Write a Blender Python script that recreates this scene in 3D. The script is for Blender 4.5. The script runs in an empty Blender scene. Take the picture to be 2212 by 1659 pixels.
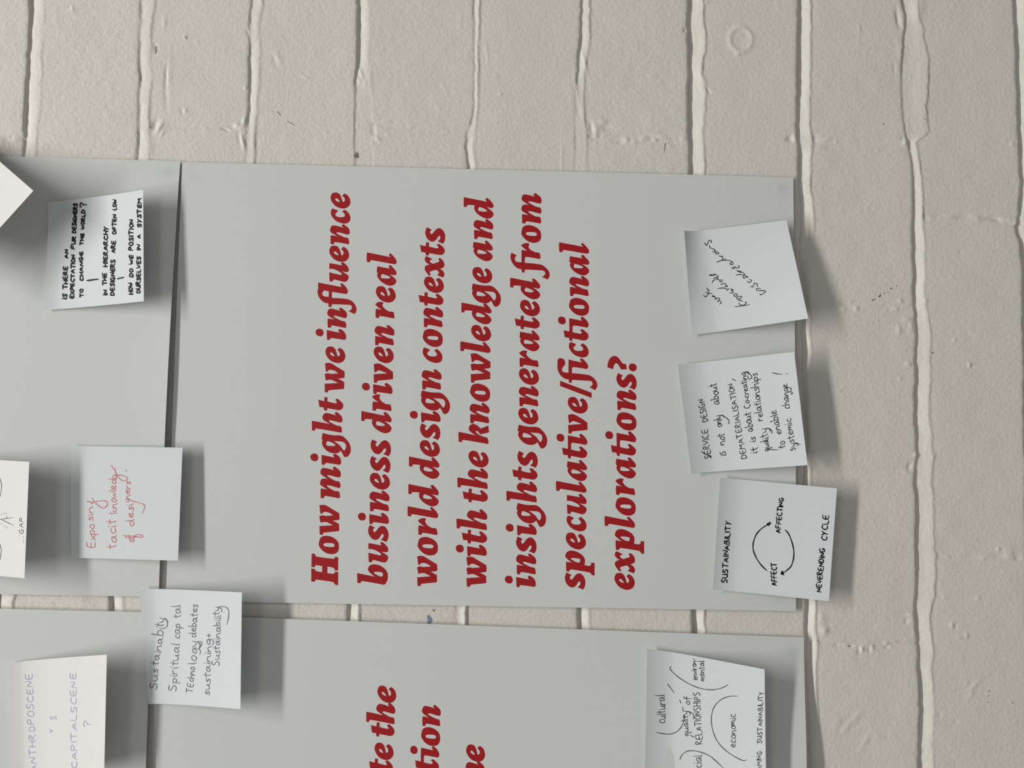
import bpy, math, random
import numpy as np
from mathutils import Matrix, Vector
from mathutils.geometry import tessellate_polygon

# ------------------------------------------------------------------ camera, world, lamps, exposure
W, H, F = 2212.0, 1659.0, 1800.0
RV = np.array([-5.72434314e-02, -6.14590035e-03, 1.12180907e-02])
TV = np.array([-3.16657949e+01, -1.65248899e+01, 5.58050323e+02])
def rod(r):
    t = np.linalg.norm(r); k = r/t
    K = np.array([[0, -k[2], k[1]], [k[2], 0, -k[0]], [-k[1], k[0], 0]])
    return np.eye(3)+math.sin(t)*K+(1-math.cos(t))*K@K
RM = rod(RV)
ZC = 1500.0                       # height of the wall origin above the floor, mm
def w3(V, U, h):                  # wall-plane millimetres (down the wall, to the left, out of the wall) -> metres
    return np.stack([-np.asarray(U, float), -np.asarray(h, float), ZC-np.asarray(V, float)], -1)/1000.0
def plane(x, y, h=0.0):           # where the sight line of a photograph point meets the level h mm out of the wall
    x = np.asarray(x, float); y = np.asarray(y, float); h = np.asarray(h, float)
    r = np.stack([(x-W/2)/F, (y-H/2)/F, np.ones_like(x)], -1)
    n = RM@np.array([0, 0, 1.0])
    s = (n@TV - h)/(r@n)
    c = r*s[..., None]
    p = (c-TV)@RM
    return p[..., 0], p[..., 1]

sc = bpy.context.scene
C = sc.collection
cd = bpy.data.cameras.new('camera'); cam = bpy.data.objects.new('camera', cd); C.objects.link(cam)
P0 = -RM.T@TV
ax, ay, az = RM.T@np.array([1., 0, 0]), RM.T@np.array([0, -1., 0]), RM.T@np.array([0, 0, -1.])
def vdir(d): return Vector((-d[1], d[2], -d[0]))
loc = w3(P0[0], P0[1], -P0[2])
m = Matrix.Identity(4)
for i, a in enumerate((ax, ay, az)):
    v = vdir(a)
    for j in range(3): m[j][i] = v[j]
for j in range(3): m[j][3] = loc[j]
cam.matrix_world = m
cd.sensor_fit = 'HORIZONTAL'; cd.sensor_width = 36.0; cd.lens = F/W*36.0
cd.clip_start = 0.01
sc.camera = cam

wd = bpy.data.worlds.new('room_light'); sc.world = wd; wd.use_nodes = True
bgn = wd.node_tree.nodes['Background']
bgn.inputs[0].default_value = (1.0, 0.975, 0.98, 1); bgn.inputs[1].default_value = 0.215

ld = bpy.data.lights.new('ceiling_tube_row', 'AREA'); ld.shape = 'RECTANGLE'
ld.size = 3.3; ld.size_y = 0.2; ld.energy = 130; ld.color = (1.0, 0.985, 0.95)
lo = bpy.data.objects.new('ceiling_tube_row', ld); C.objects.link(lo)
lo.location = (0.05, -1.6, 1.5+3.2)
lo.rotation_euler = (Vector((0, 0, 1.5))-Vector(lo.location)).to_track_quat('-Z', 'Y').to_euler()
ld2 = bpy.data.lights.new('far_fill_lamp', 'AREA'); ld2.shape = 'RECTANGLE'  # unseen fill lamp, added behind the camera to soften the shadows
ld2.size = 2.4; ld2.size_y = 1.2; ld2.energy = 18; ld2.color = (1.0, 0.98, 0.96)
lo2 = bpy.data.objects.new('far_fill_lamp', ld2); C.objects.link(lo2)
lo2.location = (0.6, -4.2, 1.5+3.0)
lo2.rotation_euler = (Vector((0, 0, 1.5))-Vector(lo2.location)).to_track_quat('-Z', 'Y').to_euler()

sc.view_settings.view_transform = 'Standard'; sc.view_settings.look = 'None'
sc.view_settings.exposure = 0.0; sc.view_settings.gamma = 1.0; sc.view_settings.use_curve_mapping = False

# ------------------------------------------------------------------ materials
def mat(name, col, rough=0.7, bump=None, spec=0.3, mottle=None, stain=None):
    m = bpy.data.materials.new(name); m.use_nodes = True
    nt = m.node_tree; b = nt.nodes['Principled BSDF']
    b.inputs['Base Color'].default_value = (*col, 1); b.inputs['Roughness'].default_value = rough
    b.inputs['Specular IOR Level'].default_value = spec
    tc = nt.nodes.new('ShaderNodeTexCoord')
    src = None
    if mottle:
        n = nt.nodes.new('ShaderNodeTexNoise'); n.inputs['Scale'].default_value = mottle[0]; n.inputs['Detail'].default_value = 3
        nt.links.new(tc.outputs['Object'], n.inputs['Vector'])
        mx = nt.nodes.new('ShaderNodeMix'); mx.data_type = 'RGBA'
        mx.inputs[6].default_value = (*col, 1); mx.inputs[7].default_value = (*mottle[1], 1)
        nt.links.new(n.outputs['Fac'], mx.inputs[0]); nt.links.new(mx.outputs[2], b.inputs['Base Color']); src = mx.outputs[2]
    if stain:
        a = nt.nodes.new('ShaderNodeAttribute'); a.attribute_name = 'stain'
        mx = nt.nodes.new('ShaderNodeMix'); mx.data_type = 'RGBA'
        if src: nt.links.new(src, mx.inputs[6])
        else: mx.inputs[6].default_value = (*col, 1)
        mx.inputs[7].default_value = (*stain, 1)
        nt.links.new(a.outputs['Fac'], mx.inputs[0]); nt.links.new(mx.outputs[2], b.inputs['Base Color'])
    prev = None
    for sc_, dist, st in (bump or []):
        n = nt.nodes.new('ShaderNodeTexNoise'); n.inputs['Scale'].default_value = sc_; n.inputs['Detail'].default_value = 2
        nt.links.new(tc.outputs['Object'], n.inputs['Vector'])
        bp = nt.nodes.new('ShaderNodeBump'); bp.inputs['Distance'].default_value = dist; bp.inputs['Strength'].default_value = st
        nt.links.new(n.outputs['Fac'], bp.inputs['Height'])
        if prev: nt.links.new(prev.outputs[0], bp.inputs['Normal'])
        prev = bp
    if prev: nt.links.new(prev.outputs[0], b.inputs['Normal'])
    return m
M_paint = mat('cream_wall_paint', (0.70, 0.67, 0.61), 0.55, bump=[(380, 0.0005, 0.5), (1000, 0.0002, 0.5)], spec=0.3, mottle=(9, (0.705, 0.69, 0.625)))
M_poster = mat('poster_paper', (0.66, 0.69, 0.665), 0.65, bump=[(2500, 0.00003, 0.25)], spec=0.2, mottle=(6, (0.67, 0.685, 0.67)), stain=(0.42, 0.47, 0.54))
M_ink = mat('red_print_ink', (0.36, 0.0075, 0.011), 0.55, spec=0.3, mottle=(30, (0.39, 0.009, 0.012)))
M_note = mat('white_note_paper', (0.72, 0.765, 0.775), 0.75, bump=[(2500, 0.00003, 0.25)], spec=0.15, mottle=(25, (0.74, 0.77, 0.77)))
M_notew = mat('warm_white_note_paper', (0.77, 0.76, 0.75), 0.75, bump=[(2500, 0.00003, 0.25)], spec=0.15, mottle=(25, (0.78, 0.775, 0.75)))
def ink(name, c): return mat(name, c, 0.6, spec=0.2, mottle=(200, tuple(min(1, k*1.35+0.004) for k in c)))
I_black = ink('black_marker_ink', (0.008, 0.009, 0.01))
I_pen = ink('black_pen_ink', (0.03, 0.033, 0.037))
I_soft = ink('grey_black_pen_ink', (0.06, 0.063, 0.068))
I_pencil = ink('grey_pencil', (0.17, 0.17, 0.185))
I_red = ink('red_pencil', (0.52, 0.17, 0.19))
I_purple = ink('faded_purple_pencil', (0.36, 0.33, 0.50))
M_dirt = mat('dark_scuff', (0.16, 0.15, 0.13), 0.8, mottle=(300, (0.25, 0.24, 0.2)))
M_blue = mat('blue_scuff', (0.16, 0.22, 0.33), 0.8, mottle=(300, (0.25, 0.3, 0.38)))
M_edge = mat('chipped_paint_edge', (0.80, 0.79, 0.73), 0.6, mottle=(300, (0.72, 0.7, 0.64)))

# ------------------------------------------------------------------ mesh helpers
def mesh_obj(name, co, faces, material, parent=None, smooth=True):
    """co (n,3) metres; faces: (m,4) or (m,3) int array, or a list of index lists"""
    me = bpy.data.meshes.new(name)
    co = np.asarray(co, np.float32)
    if isinstance(faces, np.ndarray):
        k = faces.shape[1]; n = len(faces)
        me.vertices.add(len(co)); me.vertices.foreach_set('co', co.ravel())
        me.loops.add(n*k); me.loops.foreach_set('vertex_index', faces.astype(np.int32).ravel())
        me.polygons.add(n); me.polygons.foreach_set('loop_start', np.arange(0, n*k, k, dtype=np.int32))
        me.polygons.foreach_set('loop_total', np.full(n, k, np.int32))
    else:
        me.from_pydata([tuple(map(float, c)) for c in co], [], faces)
    me.update(calc_edges=True)
    if smooth: me.polygons.foreach_set('use_smooth', np.ones(len(me.polygons), bool))
    me.materials.append(material)
    o = bpy.data.objects.new(name, me); C.objects.link(o)
    if parent: o.parent = parent
    return o
def tag(o, label, cat, group=None):
    o['label'] = label; o['category'] = cat
    if group: o['group'] = group
    return o

rng = np.random.RandomState(11)
def vnoise(V, U, s, seed):          # smooth value noise on outer grid arrays, range about -1..1
    r = np.random.RandomState(seed); T = r.rand(256, 256)*2-1
    def f(a):
        i = np.floor(a).astype(int); t = a-i; return i & 255, (i+1) & 255, t*t*(3-2*t)
    v0, v1, tv = f(V/s+100.3); u0, u1, tu = f(U/s+57.7)
    return (T[v0, u0]*(1-tv)*(1-tu)+T[v1, u0]*tv*(1-tu)+T[v0, u1]*(1-tv)*tu+T[v1, u1]*tv*tu)
def n1(a, s, seed):
    r = np.random.RandomState(seed); T = r.rand(512)*2-1
    b = a/s+200.5; i = np.floor(b).astype(int); t = b-i; t = t*t*(3-2*t)
    return T[i & 511]*(1-t)+T[(i+1) & 511]*t
def sst(a, b, x):
    t = np.clip((x-a)/(b-a), 0, 1); return t*t*(3-2*t)

# ------------------------------------------------------------------ the painted brick wall
# bed joints: photo y -> (x of the upper brick's lower arris, depth mm, width of the sloping mortar in px, crest mm)
BED = {
 0: [(-200, 70, 2.0, 24, .1), (0, 65, 2.0, 22, .1), (130, 60, 1.5, 22, .1), (250, 54, 2.2, 22, .1), (335, 49, 1.3, 20, .1), (700, 30, 1.5, 22, .1), (1300, -6, 2, 24, .2), (1800, -25, 2, 24, .2)],
 1: [(-200, 306, 1.1, 20, .1), (0, 302, .9, 20, .15), (200, 299, 1.2, 18, .15), (345, 296, 1.4, 18, .1), (800, 270, 2, 20, .1), (1280, 240, 2.6, 20, .3), (1345, 238, 2.6, 20, .3), (1800, 215, 2, 20, .2)],
 2: [(-200, 545, 1.5, 18, .2), (0, 542, 1.3, 16, .25), (60, 540, .7, 16, .2), (170, 538, 1.6, 14, .2), (240, 536, 1.5, 12, .1), (290, 532, .3, 14, .35), (360, 528, .3, 14, .3), (800, 512, 1.5, 18, .1), (1300, 495, 2, 20, .2), (1800, 478, 2, 20, .2)],
 3: [(-200, 775, 2.0, 24, .2), (0, 773, 2.0, 26, .2), (60, 773, 2.2, 26, .2), (130, 772, 1.8, 24, .15), (175, 768, .9, 30, .05), (210, 768, .25, 36, .0), (360, 766, .2, 38, .0), (800, 760, 1.5, 26, .1), (1300, 751, 2, 22, .5), (1340, 750, 2, 22, .5), (1800, 735, 2, 20, .2)],
 4: [(-200, 1024, .8, 16, .5), (0, 1022, .55, 14, .6), (60, 1023, .35, 12, .55), (150, 1024, .25, 9, .55), (250, 1021, .3, 9, .45), (290, 1009, .6, 18, .3), (315, 1007, 1.3, 16, .3), (370, 1010, 1.2, 16, .3), (800, 1000, 1.5, 18, .2), (1300, 986, .7, 20, .9), (1345, 985, .7, 20, .9), (1800, 975, 1.5, 18, .2)],
 5: [(-200, 1257, 1.6, 18, .2), (0, 1257, 1.3, 17, .25), (60, 1254, 1.4, 18, .25), (120, 1249, 2.0, 22, .15), (155, 1249, 1.2, 16, .2), (200, 1243, .2, 20, .15), (370, 1240, .25, 30, .05), (800, 1245, 2, 22, .1), (1300, 1249, 2.6, 22, .25), (1345, 1249, 2.6, 22, .25), (1800, 1252, 2, 20, .2)],
 6: [(-200, 1485, 2.6, 32, .35), (0, 1487, 2.5, 32, .35), (60, 1484, 2.2, 34, .35), (110, 1488, 2.6, 36, .35), (160, 1489, 2.6, 28, .5), (200, 1487, 2.5, 40, .3), (300, 1490, 2.5, 32, .3), (375, 1491, 2.3, 30, .3), (800, 1492, 2.5, 28, .3), (1300, 1497, 2.8, 24, .5), (1345, 1496, 2.8, 24, .5), (1800, 1500, 2.2, 24, .3)],
 7: [(-200, 1727, 2.6, 28, .35), (0, 1727, 2.5, 26, .35), (130, 1724, 2.7, 26, .4), (270, 1723, 2.2, 28, .35), (300, 1722, 1.4, 32, .3), (335, 1726, 2.6, 26, .4), (380, 1727, 2.2, 26, .4), (480, 1729, 2.4, 26, .3), (620, 1733, 2.8, 18, .3), (760, 1734, 2.8, 16, .3), (1000, 1736, 2.8, 14, .3), (1150, 1738, 2.8, 16, .3), (1310, 1742, 2.4, 18, .6), (1380, 1742, 2.2, 20, .4), (1500, 1743, 2.2, 20, .3), (1659, 1746, 2.2, 20, .3), (1900, 1750, 2.2, 20, .3)],
 8: [(-200, 1940, 1.6, 40, .2), (0, 1948, 1.6, 40, .2), (35, 1956, 1.4, 30, .3), (60, 1955, .9, 42, .3), (110, 1947, .8, 52, .4), (140, 1948, .8, 54, .5), (240, 1950, .7, 54, .45), (285, 1954, .5, 50, .3), (308, 1961, 1.2, 16, .3), (355, 1973, 1.1, 16, .35), (400, 1974, 1.7, 20, .35), (500, 1973, 2.2, 22, .35), (650, 1976, 2.3, 24, .3), (740, 1980, 1.4, 30, .3), (900, 1978, 2.2, 28, .35), (985, 1980, 1.6, 34, .35), (1040, 1977, 1.5, 38, .3), (1200, 1981, 1.7, 40, .4), (1320, 1978, 1.6, 34, .35), (1420, 1984, 1.8, 32, .35), (1500, 1987, 2.1, 30, .3), (1659, 1985, 2.1, 30, .3), (1900, 1988, 2, 30, .3)],
 9: [(-200, 2192, 2.6, 26, .3), (0, 2193, 2.6, 26, .3), (150, 2198, 2.6, 26, .3), (300, 2203, 2.8, 26, .3), (400, 2207, 2.8, 26, .3), (460, 2203, 2.6, 26, .3), (490, 2195, 2.0, 28, .3), (530, 2208, 2.6, 26, .3), (640, 2211, 2.6, 26, .3), (800, 2214, 2.6, 24, .3), (1200, 2219, 2.4, 24, .3), (1800, 2226, 2.2, 24, .3)],
}
def dense(lo, hi, blo, bhi, st, big):
    a = list(np.arange(blo, bhi+st/2, st)); x = a[-1]; s = st
    while x < hi: s = min(big, s*1.12); x += s; a.append(x)
    x = a[0]; s = st; pre = []
    while x > lo: s = min(big, s*1.12); x -= s; pre.append(x)
    return np.array(pre[::-1]+a)
V0, U0 = plane(-10, 830); V1, U1 = plane(2222, 830)
_, UT = plane(1106, -10); _, UB = plane(1106, 1670)
gv = dense(-880, 880, float(V0)-4, float(V1)+4, 0.78, 9)
gu = dense(-650, 650, float(UT)-3, float(UB)+3, 0.95, 9)
GV, GU = np.meshgrid(gv, gu, indexing='ij')
def bedcurve(k, U):
    """arris V, depth, width mm, crest along the wall for joint k (k outside 0..9: plain courses)"""
    if 0 <= k <= 9:
        a = np.array(BED[k], float)
        vv, uu = plane(a[:, 1], a[:, 0])
        e = np.interp(U, uu, vv); d = np.interp(U, uu, a[:, 2]); w = np.interp(U, uu, a[:, 3])/3.22; c = np.interp(U, uu, a[:, 4])
    else:
        kk = 0 if k < 0 else 9
        e0, d, w, c = bedcurve(kk, U)
        return e0+75*(k-kk)+.6*n1(U, 60, 900+k), d*0+2.2, w, c*0+.3
    d = d*(1.3 if k >= 6 else 1.1)
    e = e+.5*n1(U, 14, 30+k)+.32*n1(U, 4.6, 50+k)+.12*n1(U, 1.7, 70+k)
    d = d*(1+.18*n1(U, 9, 90+k)); w = w*(1.45 if k <= 2 else 1.0)*(1+.10*n1(U, 18, 110+k)+.03*n1(U, 5, 130+k))
    return e, d, w, c
KS = list(range(-9, 18))
bc = {k: bedcurve(k, gu) for k in KS}
Hf = np.zeros_like(GV)
course = np.full(GV.shape, -99)
isb = np.zeros(GV.shape, bool)
# head joints per course: photo (x, y), depth, roughness
HEADS = {1: [(425, 277, .35, .7), (400, 615, .5, .6), (385, 957, .5, .6)], 3: [(900, 274, .35, .6), (890, 615, .5, .6), (880, 985, .5, .6)],
         5: [(1378, 295, .45, 1.0), (1378, 640, .5, .6), (1378, 1010, .5, .6), (1378, 1370, .5, .6)],
         7: [(1870, 321, .25, .35), (1870, 660, .3, .9), (1870, 1013, .18, .3), (1870, 1389, .35, 1.0)],
         8: [(2085, 470, .9, .8), (2085, 1200, .3, .8)],
         0: [(180, 470, .5, .6), (180, 1200, .5, .6)], 2: [(650, 470, .5, .6), (650, 1200, .5, .6)], 4: [(1140, 470, .5, .6), (1140, 1200, .5, .6)], 6: [(1610, 470, .5, .6), (1610, 1200, .5, .6)]}
def heads(k):
    ha = []
    for (x, y, d, r) in HEADS.get(k, []):
        v, u = plane(x, y); ha.append((float(u), d, r))
    step = 112.5 if k % 2 else 225.0
    if not ha:
        base = float(plane(1870, 321)[1]) if k % 2 else float(plane(2080, 470)[1]); ha = [(base, .5, .6)]
    us = sorted(h[0] for h in ha)
    a = us[0]-step
    while a > -650: ha.append((a, .5, .6)); a -= step
    a = us[-1]+step
    while a < 650: ha.append((a, .5, .6)); a += step
    return sorted(ha)
HJ = {k: heads(k) for k in KS}
bump = 0.20*vnoise(GV, GU, 34, 1)+.11*vnoise(GV, GU, 13, 2)
mid = 0.050*vnoise(GV, GU, 5.5, 3)+0.034*vnoise(GV, GU, 2.9, 4)
fine = 0.030*vnoise(GV, GU, 1.75, 5)
rough_by_course = {0: 1.25, 1: .55, 2: 1.15, 3: 1.0, 4: .5, 5: 1.15, 6: .75, 7: .8, 8: .7}
lump = np.clip(vnoise(GV, GU, 4.2, 6)+.5*vnoise(GV, GU, 2.2, 7)-.25, 0, 2)
cell = np.full(GV.shape, -1)
brick_tilt = {}
for k in KS[:-1]:
    e0, d0, w0, c0 = bc[k]; e1, d1, w1, c1 = bc[k+1]
    top = (e0+w0+1.4)[None, :]; bot = e1[None, :]
    inb = (GV >= top) & (GV < bot)
    course[(GV >= e0[None, :]) & (GV < bot)] = k
    rf = rough_by_course.get(k, 1.0)
    b = bump+rf*(mid+fine)
    hs = HJ[k]
    edges = [-1e9]+[h[0] for h in hs]+[1e9]
    hc = np.zeros_like(GV); own = np.zeros(GV.shape, int)
    for i in range(len(edges)-1):
        mI = (GU >= edges[i]) & (GU < edges[i+1]); own[mI] = i
        r = np.random.RandomState(1000+k*31+i)
        off = r.uniform(-.16, .16); tv = r.uniform(-.004, .004); tu = r.uniform(-.0015, .0015)
        cv = (top+bot)/2; cu = (max(edges[i], -650)+min(edges[i+1], 650))/2
        hc += np.where(mI, off+tv*(GV-cv)+tu*(GU-cu), 0)
    g = np.zeros_like(GV); jm = np.zeros(GV.shape, bool)
    for i, (uc, dd, rr) in enumerate(hs):
        cc = uc+1.1*n1(gv, 26, 400+k*9+i)[:, None]+.5*n1(gv, 5, 500+k*9+i)[:, None]
        t = GU-cc
        dep = dd*(.55+.6*n1(gv, 9, 600+k*9+i)[:, None])
        g += -np.maximum(dep, 0)*np.exp(-(t/1.5)**2)
        g += -.22*dd*np.exp(-(t/4.5)**2)
        g += rr*.42*lump*np.exp(-((t-.6)/4.2)**2)
        jm |= np.abs(t) < 1.6
    hcur = hc+b+g
    # rounded arrises
    hcur = hcur-0.12*np.exp(-np.maximum(GV-top, 0)/2.5)*np.minimum(1, np.maximum(c0, 0)[None, :]*3)
    hcur = hcur-(0.5*d1)[None, :]*np.exp(-np.maximum(bot-GV, 0)/.75)*.8
    Hf = np.where(inb, hcur, Hf)
    cell = np.where(inb & ~jm, (k+10)*100+own, cell)
    # mortar below arris k: deepest at the arris, sloping outwards to a crest
    s = GV-e0[None, :]; ww = (w0+1e-6)[None, :]
    inm = (s >= 0) & (GV < top)
    t = np.clip(s/ww, 0, 1)
    mo = -d0[None, :]*(1-t)**(1.9 if 0 <= k <= 2 else 1.5 if 3 <= k <= 5 else 1.1)+c0[None, :]*sst(.35, 1, t)
    mo += .05*vnoise(GV*3, GU*.5, 4, 20+k)+.04*vnoise(GV, GU, 2.5, 8)
    tail = sst(0, 1, (s-ww)/1.4+.25)
    mo = mo*(1-tail)+(hc+b-.05*np.minimum(1, c0*3)[None, :])*tail
    rise = np.exp(-s/.35)
    mo = mo*(1-rise)+(-.4*d0[None, :])*rise
    Hf = np.where(inm, mo, Hf)

# lumps, pits and rings of old paint: photo x, y, rx px, ry px, height mm, turn deg
def feat(x, y, rx, ry, a, rot=0, ring=0):
    global Hf
    v, u = plane(x, y); v = float(v); u = float(u)
    R = max(rx, ry)/3.22*3.2
    i0, i1 = np.searchsorted(gv, [v-R, v+R]); j0, j1 = np.searchsorted(gu, [u-R, u+R])
    dv = GV[i0:i1, j0:j1]-v; du = GU[i0:i1, j0:j1]-u
    c, s = math.cos(math.radians(rot)), math.sin(math.radians(rot))
    p = (dv*c+du*s)/(rx/3.22); q = (-dv*s+du*c)/(ry/3.22)
    rr = np.sqrt(p*p+q*q)
    Hf[i0:i1, j0:j1] += a*(np.exp(-((rr-1)/.22)**2) if ring else np.exp(-rr*rr))
FE = [(1600, 85, 24, 27, .45, 0, 1), (1600, 85, 16, 18, -.12), (1594, 118, 5, 6, .4), (1600, 75, 5, 4, .2), (1612, 92, 5, 4, .2),
 (1707, 300, 8, 7, -1.0, 20), (1716, 298, 4, 9, .5), (1784, 302, 12, 5, .35, -20), (1770, 318, 8, 5, .3), (1806, 306, 4, 3, .35), (1761, 300, 6, 12, -.5),
 (1955, 308, 5, 7, .8, 20), (1950, 300, 3, 4, -.6), (1947, 110, 7, 20, .35, -10), (1985, 20, 12, 35, .6, 8), (1940, 40, 5, 22, -.9, -8),
 (1930, 132, 22, 3, .3), (1916, 104, 24, 2.6, -.22), (1932, 150, 3, 14, -.35), (1996, 200, 22, 70, .16),
 (2000, 470, 8, 5, -.5), (2155, 475, 12, 7, -.7), (2105, 478, 20, 5, .35), (2195, 482, 6, 5, .6), (2030, 465, 10, 4, -.3), (2187, 312, 4, 5, .4),
 (1782, 190, 10, 28, .16, -35), (1740, 205, 6, 20, .2), (1856, 66, 1.5, 12, .3), (2000, 650, 4, 4, .5), (1960, 690, 9, 4, .5), (1945, 650, 5, 5, .5), (1935, 668, 6, 4, .4),
 (1850, 665, 6, 6, .4), (1838, 652, 4, 4, .3), (1942, 712, 5, 10, .5), (1968, 705, 4, 9, .4), (1912, 583, 3, 3, .35), (1962, 786, 6, 5, .6), (2058, 600, 3, 3, .4), (2062, 735, 5, 3, .5),
 (1943, 818, 3, 3, .4), (2095, 788, 5, 5, .7), (2100, 791, 3, 4, -.4), (1952, 593, 2.5, 2.5, .4), (2075, 545, 4, 4, -.3), (1980, 983, 5, 5, .8), (1965, 1008, 5, 9, -.7, 15), (1958, 1020, 8, 3, .5),
 (2017, 985, 4, 10, .4), (1780, 1000, 14, 9, .5, 30), (2180, 1198, 12, 12, .5), (2198, 1206, 6, 5, -.4), (2156, 1186, 3, 3, .6), (2125, 1206, 6, 5, .3), (2056, 1350, 5, 6, .6), (2065, 1356, 4, 5, -.4),
 (2088, 1372, 4, 5, .5), (2072, 1378, 6, 3, .3), (2112, 1293, 6, 6, .35), (2040, 1290, 5, 5, .3), (1968, 1328, 8, 3, .6), (1958, 1342, 3, 6, -.5, 25), (1973, 1342, 10, 8, .3),
 (1861, 1402, 5, 6, .9, 15), (1856, 1405, 3, 7, -.8), (1884, 1398, 5, 5, .8), (1878, 1404, 3, 6, -.6), (1837, 1396, 5, 3, -.6), (1808, 1393, 4, 4, -.4), (1915, 1390, 6, 4, .6), (1933, 1386, 6, 4, .4), (1916, 1398, 4, 4, -.4),
 (1781, 1362, 8, 8, .9), (1775, 1338, 9, 22, .5), (2105, 1480, 16, 4, .35, -45), (2098, 1500, 10, 4, .3, -60), (2030, 1545, 4, 6, -.3), (2065, 1560, 4, 4, -.3), (2088, 1475, 4, 4, .35),
 (1830, 1570, 6, 16, .3, 35), (1850, 1550, 6, 20, .3, 40), (1870, 1600, 6, 18, .3, 35), (1808, 1560, 8, 14, .25, 30), (1895, 1590, 8, 6, .3), (2060, 10, 16, 6, .2),
 (345, 275, 5, 15, .8, 25), (352, 285, 3, 14, .4, 25), (334, 270, 5, 12, -.7, 15), (325, 320, 8, 30, .2), (358, 170, 3, 30, -.6, 2), (360, 210, 4, 30, -.3), (365, 170, 6, 50, .18), (336, 105, 2.5, 9, -.5), (350, 135, 3, 5, -.2),
 (393, 240, 4, 7, -.35, -20), (400, 240, 4, 7, .3), (520, 275, 12, 7, .6), (528, 262, 4, 12, .7, 8), (524, 305, 4, 16, .8, -15), (488, 280, 8, 2.5, -.7, 25), (500, 272, 6, 3, -.5), (518, 300, 4, 18, -.4, -10), (512, 270, 5, 4, .5), (530, 190, 3, 3, .5), (535, 70, 3, 8, -.5, -20),
 (600, 125, 8, 16, .35, -25), (594, 130, 5, 14, -.3, -25), (400, 80, 4, 6, .3), (424, 91, 4, 3, .3), (660, 166, 8, 2.5, .35, 15), (157, 20, 4, 6, .4), (34, 300, 12, 6, .6), (355, 50, 4, 14, .3),
 (806, 280, 5, 18, -.6, -10), (815, 300, 9, 5, .5, 35), (850, 263, 8, 3, -.35, 15), (838, 292, 5, 5, .3), (885, 292, 6, 5, .25), (960, 190, 5, 16, .22, -25), (945, 230, 5, 14, .2, -25), (800, 170, 4, 30, .15),
 (1052, 115, 2, 22, .3, -8), (1068, 165, 6, 8, .25, -35), (1064, 163, 5, 7, -.2, -35), (1081, 203, 3, 3, .5), (1262, 130, 3, 26, .5, -14), (1245, 185, 2.5, 22, .4, -8), (1250, 240, 3, 10, -.3), (1262, 245, 4, 22, .25),
 (1214, 340, 2.5, 30, .25), (1285, 280, 12, 14, .7), (1278, 278, 5, 14, -.9, -10), (1296, 292, 5, 8, -.5), (1310, 275, 10, 6, -.4), (1302, 262, 8, 6, .4), (1340, 308, 8, 5, -.5), (1352, 300, 8, 6, .5), (1370, 305, 6, 8, .5, 20), (1390, 300, 12, 5, .4), (1415, 302, 5, 4, .6), (1430, 296, 10, 6, .35), (1452, 306, 6, 6, -.3), (1448, 315, 8, 4, .3), (1476, 300, 6, 8, .4),
 (1480, 65, 4, 6, -.8, -10), (1527, 5, 5, 3, .5), (1530, 195, 3, 10, -.4, -30), (1524, 175, 3, 18, .3, -10), (780, 160, 3, 14, .5, -15), (775, 172, 2.5, 9, .4, -20), (790, 178, 3, 8, .3, 20)]
for f in FE: feat(*f)
lowp = np.zeros(1)
# bricks and mortar meshes out of the one height field
NV, NU = GV.shape
vid = np.arange(NV*NU).reshape(NV, NU)
allco = w3(GV, GU, Hf).reshape(-1, 3)
dHv = np.gradient(Hf, gv, axis=0); dHu = np.gradient(Hf, gu, axis=1)
nn = np.stack([dHu, -np.ones_like(Hf), dHv], -1); nn /= np.linalg.norm(nn, axis=-1)[..., None]
alln = nn.reshape(-1, 3)
cc_ = cell[:-1, :-1]
own4 = np.where((cell[:-1, :-1] == cell[1:, :-1]) & (cell[:-1, :-1] == cell[:-1, 1:]) & (cell[:-1, :-1] == cell[1:, 1:]), cc_, -1)
quads = np.stack([vid[:-1, :-1], vid[:-1, 1:], vid[1:, 1:], vid[1:, :-1]], -1)
def sub(maskc, name, material, parent, skirt):
    q = quads[maskc]
    eds = []
    if skirt:
        mp = np.pad(maskc, 1)
        for (di, dj, a, b) in ((0, -1, 3, 0), (0, 1, 1, 2), (-1, 0, 0, 1), (1, 0, 2, 3)):
            nb = mp[1+di:mp.shape[0]-1+di, 1+dj:mp.shape[1]-1+dj]
            e = quads[maskc & ~nb]; eds.append(np.stack([e[:, a], e[:, b]], -1))
        eds = np.concatenate(eds)
    used, inv = np.unique(q, return_inverse=True); q2 = inv.reshape(q.shape)
    co = allco[used]; nr = alln[used]
    if skirt:
        lut = {}
        ue, ie = np.unique(eds, return_inverse=True); ie = ie.reshape(eds.shape)
        cb = allco[ue].copy(); cb[:, 1] = 0.011; ct = allco[ue]
        base = len(co); nb_ = len(cb)
        sk = np.stack([ie[:, 1]+base, ie[:, 0]+base, ie[:, 0]+base+nb_, ie[:, 1]+base+nb_], -1)
        co = np.concatenate([co, ct, cb]); q2 = np.concatenate([q2, sk])
        sd = ct-ct.mean(0); sd[:, 1] = 0; sd /= np.linalg.norm(sd, axis=1)[:, None]+1e-9
        nr = np.concatenate([nr, sd, sd])
    o = mesh_obj(name, co, q2, material, parent)
    o.data.normals_split_custom_set_from_vertices(nr.astype(np.float32).tolist())
    return o
wall = sub(own4 < 0, 'wall_back', M_paint, None, False)
wall['kind'] = 'structure'
wall['label'] = 'cream painted brick wall with thickly painted mortar joints'
bx = [(-.65, .0112), (.65, .0112), (.65, .12), (-.65, .12)]
core = [(x, y, z) for z in (.62, 2.38) for x, y in bx]
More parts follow.
